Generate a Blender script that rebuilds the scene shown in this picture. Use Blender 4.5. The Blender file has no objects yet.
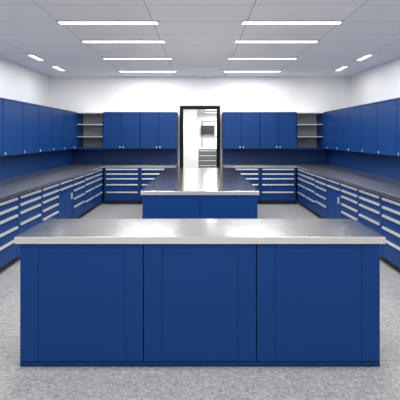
import bpy, bmesh, math
from mathutils import Matrix, Vector
sc=bpy.context.scene
try:
    sc.view_settings.view_transform='Standard'
except Exception: pass

# ---------------- materials ----------------
def mat(name,col,rough=0.5,metal=0.0,emit=None,es=0,noise=None,bump=None,spec=None):
    m=bpy.data.materials.new(name); m.use_nodes=True
    nt=m.node_tree; b=nt.nodes['Principled BSDF']
    b.inputs['Base Color'].default_value=(*col,1); b.inputs['Roughness'].default_value=rough
    b.inputs['Metallic'].default_value=metal
    if spec is not None: b.inputs['Specular IOR Level'].default_value=spec
    if emit:
        b.inputs['Emission Color'].default_value=(*emit,1); b.inputs['Emission Strength'].default_value=es
    if noise:
        scale,amt,stretch=noise
        tc=nt.nodes.new('ShaderNodeTexCoord'); mp=nt.nodes.new('ShaderNodeMapping')
        mp.inputs['Scale'].default_value=stretch
        n=nt.nodes.new('ShaderNodeTexNoise'); n.inputs['Scale'].default_value=scale; n.inputs['Detail'].default_value=4
        r=nt.nodes.new('ShaderNodeValToRGB')
        r.color_ramp.elements[0].position=0.35; r.color_ramp.elements[1].position=0.65
        r.color_ramp.elements[0].color=tuple(c*(1-amt) for c in col)+(1,)
        r.color_ramp.elements[1].color=tuple(min(1,c*(1+amt)) for c in col)+(1,)
        nt.links.new(tc.outputs['Object'],mp.inputs[0]); nt.links.new(mp.outputs[0],n.inputs['Vector'])
        nt.links.new(n.outputs[0],r.inputs[0]); nt.links.new(r.outputs[0],b.inputs['Base Color'])
        if bump:
            bp=nt.nodes.new('ShaderNodeBump'); bp.inputs['Strength'].default_value=bump; bp.inputs['Distance'].default_value=0.002
            nt.links.new(n.outputs[0],bp.inputs['Height']); nt.links.new(bp.outputs[0],b.inputs['Normal'])
    return m
BLUE=mat('blue_powder_coat',(0.0008,0.033,0.150),0.45,noise=(60,0.05,(1,1,1)),spec=0.22)
BLUED=mat('blue_gap',(0.001,0.007,0.030),0.6,spec=0.2)
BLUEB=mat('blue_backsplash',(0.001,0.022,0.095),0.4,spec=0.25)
BLACK=mat('black_plinth',(0.008,0.010,0.016),0.6)
STEEL=mat('brushed_steel',(0.52,0.50,0.475),0.17,1.0,noise=(2.2,0.20,(1,16,1)),bump=0.04)
STEELD=mat('brushed_steel_worktop',(0.55,0.55,0.55),0.30,1.0,noise=(4,0.12,(6,6,1)))
STEELE=mat('steel_edge',(0.82,0.80,0.77),0.38,1.0)
ALU=mat('aluminium_handle',(0.82,0.83,0.84),0.34,0.75)
WHITE=mat('white_wall',(0.84,0.84,0.84),0.8)
SHELF=mat('shelf_grey',(0.25,0.25,0.26),0.5)
DFRAME=mat('door_frame_black',(0.004,0.004,0.005),0.6,spec=0.15)
DIFF=mat('light_diffuser',(0.9,0.9,0.9),0.5,emit=(1,1,1),es=5)
RIM=mat('light_trim',(0.35,0.35,0.35),0.5)
GREYC=mat('grey_chest',(0.16,0.165,0.18),0.5)
GREYL=mat('grey_mullion',(0.3,0.31,0.33),0.5)

def floor_mat():
    m=bpy.data.materials.new('speckled_floor'); m.use_nodes=True; nt=m.node_tree; b=nt.nodes['Principled BSDF']
    tc=nt.nodes.new('ShaderNodeTexCoord')
    n1=nt.nodes.new('ShaderNodeTexNoise'); n1.inputs['Scale'].default_value=34; n1.inputs['Detail'].default_value=8; n1.inputs['Roughness'].default_value=0.82
    n2=nt.nodes.new('ShaderNodeTexNoise'); n2.inputs['Scale'].default_value=8.0; n2.inputs['Detail'].default_value=6
    r=nt.nodes.new('ShaderNodeValToRGB'); r.color_ramp.elements[0].position=0.36; r.color_ramp.elements[1].position=0.64
    r.color_ramp.elements[0].color=(0.125,0.126,0.132,1); r.color_ramp.elements[1].color=(0.42,0.42,0.43,1)
    mx=nt.nodes.new('ShaderNodeMixRGB'); mx.blend_type='MULTIPLY'; mx.inputs[0].default_value=0.4
    for n in (n1,n2): nt.links.new(tc.outputs['Object'],n.inputs['Vector'])
    nt.links.new(n1.outputs[0],r.inputs[0]); nt.links.new(r.outputs[0],mx.inputs[1]); nt.links.new(n2.outputs[0],mx.inputs[2])
    nt.links.new(mx.outputs[0],b.inputs['Base Color']); b.inputs['Roughness'].default_value=0.6
    bp=nt.nodes.new('ShaderNodeBump'); bp.inputs['Strength'].default_value=0.4; bp.inputs['Distance'].default_value=0.003
    nt.links.new(n1.outputs[0],bp.inputs['Height']); nt.links.new(bp.outputs[0],b.inputs['Normal'])
    return m
FLOOR=floor_mat()
def ceil_mat():
    m=bpy.data.materials.new('ceiling_tiles'); m.use_nodes=True; nt=m.node_tree; b=nt.nodes['Principled BSDF']
    tc=nt.nodes.new('ShaderNodeTexCoord')
    br=nt.nodes.new('ShaderNodeTexBrick'); br.offset=0.0; br.inputs['Scale'].default_value=1.0
    br.inputs['Brick Width'].default_value=1.3; br.inputs['Row Height'].default_value=0.7
    br.inputs['Mortar Size'].default_value=0.008
    br.inputs['Color1'].default_value=(0.79,0.79,0.79,1); br.inputs['Color2'].default_value=(0.83,0.83,0.83,1)
    br.inputs['Mortar'].default_value=(0.52,0.52,0.52,1)
    mp=nt.nodes.new('ShaderNodeMapping'); mp.inputs['Location'].default_value=(0.65,0.1,0)
    nt.links.new(tc.outputs['Object'],mp.inputs[0]); nt.links.new(mp.outputs[0],br.inputs['Vector'])
    nt.links.new(br.outputs['Color'],b.inputs['Base Color']); b.inputs['Roughness'].default_value=0.9
    return m
CEIL=ceil_mat()

# ---------------- mesh helper ----------------
def build(name,boxes,M=None,parent=None):
    bm=bmesh.new(); mats=[]
    for bx in boxes:
        x0,x1,y0,y1,z0,z1,mt=bx[:7]; bev=bx[7] if len(bx)>7 else 0
        if mt not in mats: mats.append(mt)
        mi=mats.index(mt)
        t=bmesh.new(); r=bmesh.ops.create_cube(t,size=1)
        for v in t.verts:
            v.co=Vector(((x0+x1)/2+v.co.x*(x1-x0),(y0+y1)/2+v.co.y*(y1-y0),(z0+z1)/2+v.co.z*(z1-z0)))
        if bev: bmesh.ops.bevel(t,geom=t.edges[:],offset=bev,segments=2,affect='EDGES',profile=0.6)
        for f in t.faces: f.material_index=mi
        tm=bpy.data.meshes.new('t'); t.to_mesh(tm); t.free()
        bm.from_mesh(tm); bpy.data.meshes.remove(tm)
    me=bpy.data.meshes.new(name); bm.to_mesh(me); bm.free()
    for m in mats: me.materials.append(m)
    o=bpy.data.objects.new(name,me); sc.collection.objects.link(o)
    if M is not None: o.matrix_world=M
    if parent: o.parent=parent
    return o
def place(x,y,z=0,rot=0):
    return Matrix.Translation((x,y,z))@Matrix.Rotation(math.radians(rot),4,'Z')

H=1.675; CT=0.95; CEILZ=3.25; WX=4.0; WY=10.6; RY=-3.0
# ---------------- room ----------------
build('floor',[(-WX,WX,RY,WY+0.12,-0.1,0,FLOOR)])
build('ceiling',[(-WX,WX,RY,WY,CEILZ,CEILZ+0.1,CEIL)])
build('wall_left',[(-WX-0.1,-WX,RY,WY,0,CEILZ,WHITE)])
build('wall_right',[(WX,WX+0.1,RY,WY,0,CEILZ,WHITE)])
build('wall_rear',[(-WX,WX,RY-0.1,RY,0,CEILZ,WHITE)])
DW=0.53; DH=2.47
build('wall_back',[(-WX,-DW,WY,WY+0.12,0,CEILZ,WHITE)])
build('wall_back.001',[(DW,WX,WY,WY+0.12,0,CEILZ,WHITE)])
build('wall_back.002',[(-DW,DW,WY,WY+0.12,DH,CEILZ,WHITE)])
AY=WY+0.12; BY=17.0; AC=2.62
build('floor_adjoining',[(-2.5,2.5,AY,BY,-0.1,0,FLOOR)])
build('ceiling_adjoining',[(-2.5,2.5,AY,BY,AC,AC+0.1,WHITE)])
build('wall_adjoining_back',[(-2.5,2.5,BY,BY+0.1,0,AC,WHITE)])
build('wall_adjoining_left',[(-2.6,-2.5,AY,BY,0,AC,WHITE)])
build('wall_adjoining_right',[(2.5,2.6,AY,BY,0,AC,WHITE)])
build('wall_partition',[(-2.5,-0.10,12.6,12.7,0,AC,WHITE)])
fw=0.09
fy0,fy1=WY-0.10,WY-0.002
build('door_1',[(-DW,-DW+fw,fy0,fy1,0,DH,DFRAME,0.004),(DW-fw,DW,fy0,fy1,0,DH,DFRAME,0.004),
   (-DW+fw,DW-fw,fy0,fy1,DH-fw,DH,DFRAME,0.004)])
b=[]
for k in range(5):
    x=0.1+k*0.5; b.append((x-0.02,x+0.02,BY-0.05,BY-0.001,1.0,2.3,GREYL,0.003))
for z in (1.0,1.65,2.3): b.append((0.08,2.12,BY-0.045,BY-0.001,z-0.02,z+0.02,GREYL,0.003))
build('window_1',b)

# ---------------- cabinets ----------------
def drawer_cab(w,heights,D,door=False,top=CT-0.05):
    b=[(0.0,w,0.03,D,0.09,top,BLUE),(0.01,w-0.01,0.07,D,0,0.09,BLACK)]
    z=top-0.015; g=0.006
    tot=sum(heights); avail=z-0.095
    ins=0.04
    b.append((0.0,ins-0.006,0.0,0.03,0.09,top,BLUE,0.002)); b.append((w-ins+0.006,w,0.0,0.03,0.09,top,BLUE,0.002))
    for i,h in enumerate(heights):
        h=h/tot*avail
        z0=z-h
        b.append((ins,w-ins,0.004,0.03,z0+g,z-0.002,BLUE,0.002))
        hh=0.033
        if not(door and i>=2):
            b.append((ins+0.006,w-ins-0.006,-0.018,0.004,z-0.008-hh,z-0.008,ALU,0.004))
            b.append((ins+0.006,w-ins-0.006,-0.006,0.004,z-0.008-hh-0.014,z-0.008-hh,BLUED))
        else:
            b.append((w-0.12,w-0.08,-0.02,0.004,z0+h-0.16,z0+h-0.05,ALU,0.003))
        z=z0
    b.append((0,w,0.028,0.0301,top-0.015,top,BLUED))
    return b
SX=2.38; BYF=9.76; sp=3.3
hs={'A':[1,1,5.5],'B':[1,1,1.3,1.3,1.7,1.7],'C':[1,1.1,1.5,2,2.4],'D':[1,1,1.4,1.4,2.4]}
W=0.752; n=9
pat=['C','C','D','A','B','C','D','C','C']
UB=1.345; UT=2.275; UX=3.1
for side in (-1,1):
    for i in range(n):
        y1=BYF-i*W; y0=y1-W
        kind=pat[i]
        bx=drawer_cab(W-0.004,hs[kind],0.65,door=(kind=='A'))
        if side<0: M=place(-SX,y0+0.002,0,90)
        else: M=place(SX,y1-0.002,0,-90)
        build('drawer_cabinet',bx,M)
    for (a,c) in ((0.60,1.47),(1.47,2.34)):
        x0=-c if side<0 else a
        build('drawer_cabinet',drawer_cab(c-a-0.004,[1,1,1.25,1.6,2],0.6),place(x0+0.002,BYF,0,0))
    yn=BYF-n*W
    s=side
    def bxs(xa,xb,*r):
        xa,xb=sorted((xa*s,xb*s)); return (xa,xb)+r
    build('steel_countertop',[bxs(SX-0.03,sp,yn,WY-0.11,CT-0.05,CT,STEELD,0.003)])
    build('steel_countertop',[bxs(0.59,SX-0.0305,BYF-0.03,WY-0.11,CT-0.05,CT,STEELD,0.003)])
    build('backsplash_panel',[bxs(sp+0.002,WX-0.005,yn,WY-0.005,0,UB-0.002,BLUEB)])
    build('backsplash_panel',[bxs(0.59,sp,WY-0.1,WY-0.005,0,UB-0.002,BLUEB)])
    uw=0.7
    for i in range(10):
        y1=10.5-i*uw; y0=y1-uw; D=WX-UX-0.005
        w=uw-0.003
        bx=[(0,w,0.022,D,UB,UT,BLUE),(0.007,w-0.007,0,0.02,UB+0.012,UT-0.03,BLUE,0.003),
            (0.0,w,0.018,0.0225,UB,UT,BLUED),(0,w,0.0,0.02,UT-0.022,UT,BLUE),
            (0.05,0.075,-0.012,0.0,UB+0.03,UB+0.07,ALU,0.003)]
        M=place(-UX,y0,0,90) if side<0 else place(UX,y1,0,-90)
        build('wall_cabinet',bx,M)
    for (a,c) in ((0.58,1.5),(1.5,2.42)):
        w=c-a-0.004; D=0.6-0.006
        h=w/2
        bx=[(0,w,0.022,D,UB,UT,BLUE),(0,w,0.018,0.0225,UB,UT,BLUED),
            (0.008,h-0.006,0,0.02,UB+0.012,UT-0.03,BLUE,0.003),(h+0.006,w-0.008,0,0.02,UB+0.012,UT-0.03,BLUE,0.003),
            (0,w,0.0,0.02,UT-0.022,UT,BLUE),
            (h-0.05,h-0.03,-0.012,0,UB+0.03,UB+0.07,ALU,0.003),(h+0.03,h+0.05,-0.012,0,UB+0.03,UB+0.07,ALU,0.003)]
        build('wall_cabinet',bx,place((-c if side<0 else a)+0.002,10.0))
    x0,x1=2.425,UX-0.003
    sh=[bxs(x0,x1,WY-0.03,WY-0.006,UB,UT,SHELF),bxs(x0,x1,10.02,WY-0.03,UT-0.03,UT,STEELE,0.002),
        bxs(x0,x1,10.02,WY-0.03,UB,UB+0.03,BLUE,0.002),
        bxs(x0,x0+0.015,10.02,WY-0.03,UB+0.03,UT-0.03,BLUE),bxs(x1-0.015,x1,10.02,WY-0.03,UB+0.03,UT-0.03,BLUE)]
    for k in (1,2):
        z=UB+k*(UT-UB)/3
        sh.append(bxs(x0+0.015,x1-0.015,10.04,WY-0.03,z-0.010,z+0.010,ALU))
    build('corner_shelf_unit',sh)

# ---------------- islands ----------------
def panel(x0,x1,y,z0,z1,sl,sr,top=0.07):
    out=[]; t=0.018; g=0.004
    xs=[x0,x0+sl,x1-sr,x1]
    out.append((x0+g,xs[1]-g/4,y,y+t,z0,z1,BLUE,0.0015))
    out.append((xs[1]+g/4,xs[2]-g/4,y+0.001,y+t,z0,z1-top,BLUE,0.0015))
    out.append((xs[1]+g/4,xs[2]-g/4,y,y+t,z1-top+0.001,z1,BLUE,0.0015))
    out.append((xs[2]+g/4,x1-g,y,y+t,z0,z1,BLUE,0.0015))
    return out
def slab(name,x0,x1,y0,y1,root):
    build(name,[(x0+0.001,x1-0.001,y0+0.002,y1-0.002,CT-0.050,CT,STEEL,0.003),
      (x0,x1,y0-0.001,y0+0.003,CT-0.052,CT-0.003,STEELE,0.001)],parent=root)
root=bpy.data.objects.new('workbench_island',None); sc.collection.objects.link(root)
d0=2.90; d1=3.49
fx=1.308
b=[(-fx+0.004,fx-0.004,d0+0.018,d1-0.018,0.03,CT-0.053,BLUED),(-fx+0.002,fx-0.002,d0+0.002,d1,0.0,0.034,BLUEB,0.002)]
z0,z1=0.040,CT-0.058
b+=panel(-fx,-0.41,d0,z0,z1,0.135,0.135); b+=panel(-0.41,0.41,d0,z0,z1,0.135,0.135); b+=panel(0.41,fx,d0,z0,z1,0.135,0.135)
b+=[(-fx-0.002,-fx+0.016,d0+0.02,d1-0.02,z0,z1,BLUE),(fx-0.016,fx+0.002,d0+0.02,d1-0.02,z0,z1,BLUE),(-fx,fx,d1-0.018,d1,z0,z1,BLUE,0.002)]
build('base',b,parent=root)
slab('steel_top',-1.335,1.335,d0-0.02,d1+0.02,root)

root2=bpy.data.objects.new('workbench_island.001',None); sc.collection.objects.link(root2)
e0=5.26; e1=9.1; mx=0.78
b=[(-mx+0.03,mx-0.03,e0+0.04,e1-0.03,0.05,CT-0.052,BLUED),(-mx+0.03,mx-0.03,e0+0.03,e1-0.02,0,0.05,BLUE)]
b+=[(-mx+0.02,-0.003,e0+0.02,e0+0.04,0.055,CT-0.06,BLUE,0.002),(0.003,mx-0.02,e0+0.02,e0+0.04,0.055,CT-0.06,BLUE,0.002)]
for k in range(4):
    ya=e0+0.04+k*0.94
    for s in (-1,1):
        xa,xb=sorted((s*(mx-0.03),s*(mx-0.02)))
        b.append((xa,xb,ya+0.003,ya+0.937,0.055,CT-0.06,BLUE,0.002))
build('base.001',b,parent=root2)
slab('steel_top.001',-mx,mx,e0,e1,root2)

# ---------------- adjoining room contents ----------------
b=[]
for j,(xa,xb) in enumerate(((-0.05,0.55),(0.56,1.16))):
    b+=[(xa,xb,13.02,13.6,0.08,1.24,GREYC),(xa+0.03,xb-0.03,13.06,13.55,0,0.08,BLACK)]
    for k in range(7):
        z=0.12+k*0.16
        b+=[(xa+0.015,xb-0.015,13.0,13.02,z,z+0.145,GREYC,0.003),(xa+0.03,xb-0.03,12.985,13.0,z+0.10,z+0.13,ALU,0.002)]
b.append((-0.08,1.19,12.98,13.62,1.24,1.28,STEELE,0.003))
build('tool_chest',b)
build('wall_monitor',[(0.05,0.62,BY-0.13,BY-0.095,1.75,2.12,BLACK,0.005),(0.3,0.36,BY-0.095,BY-0.052,1.85,2.0,GREYC)])

# ---------------- lights ----------------
def fixture(cx,cy,lx,ly,power,z=CEILZ):
    t=0.012
    build('ceiling_light',[(-lx/2,lx/2,-ly/2,ly/2,-0.012,-0.002,DIFF),
        (-lx/2-t,lx/2+t,-ly/2-t,-ly/2,-0.014,0,RIM),(-lx/2-t,lx/2+t,ly/2,ly/2+t,-0.014,0,RIM),
        (-lx/2-t,-lx/2,-ly/2,ly/2,-0.014,0,RIM),(lx/2,lx/2+t,-ly/2,ly/2,-0.014,0,RIM)],place(cx,cy,z))
    L=bpy.data.lights.new('lamp','AREA'); L.shape='RECTANGLE'; L.size=lx; L.size_y=ly; L.energy=power
    L.color=(1,0.99,0.97)
    o=bpy.data.objects.new('ceiling_light_lamp',L); sc.collection.objects.link(o); o.location=(cx,cy,z-0.018)
P=35
for d in (-1.6,0.2,1.6,2.9,4.2,5.54,6.64,8.1,9.7):
    for s in (-1,1):
        fixture(s*1.265,d,1.36,0.13,P)
for s in (-1,1):
    for d in (8.0,9.28,6.0,4.6,3.2,1.8):
        fixture(s*3.28,d,0.10,0.56,6)
fixture(0.8,14.2,1.2,0.2,60,AC)
fixture(0.8,16,1.2,0.2,60,AC)
fixture(0,11.6,1.2,0.2,45,AC)

w=bpy.data.worlds.new('w'); sc.world=w; w.use_nodes=True
w.node_tree.nodes['Background'].inputs[0].default_value=(0.8,0.85,0.9,1); w.node_tree.nodes['Background'].inputs[1].default_value=0.5

cam=bpy.data.cameras.new('camera'); co=bpy.data.objects.new('camera',cam); sc.collection.objects.link(co)
co.location=(0,0,H); co.rotation_euler=(math.radians(90),0,0)
cam.sensor_width=36; cam.lens=36; cam.shift_y=-0.16; cam.clip_start=0.05
sc.camera=co
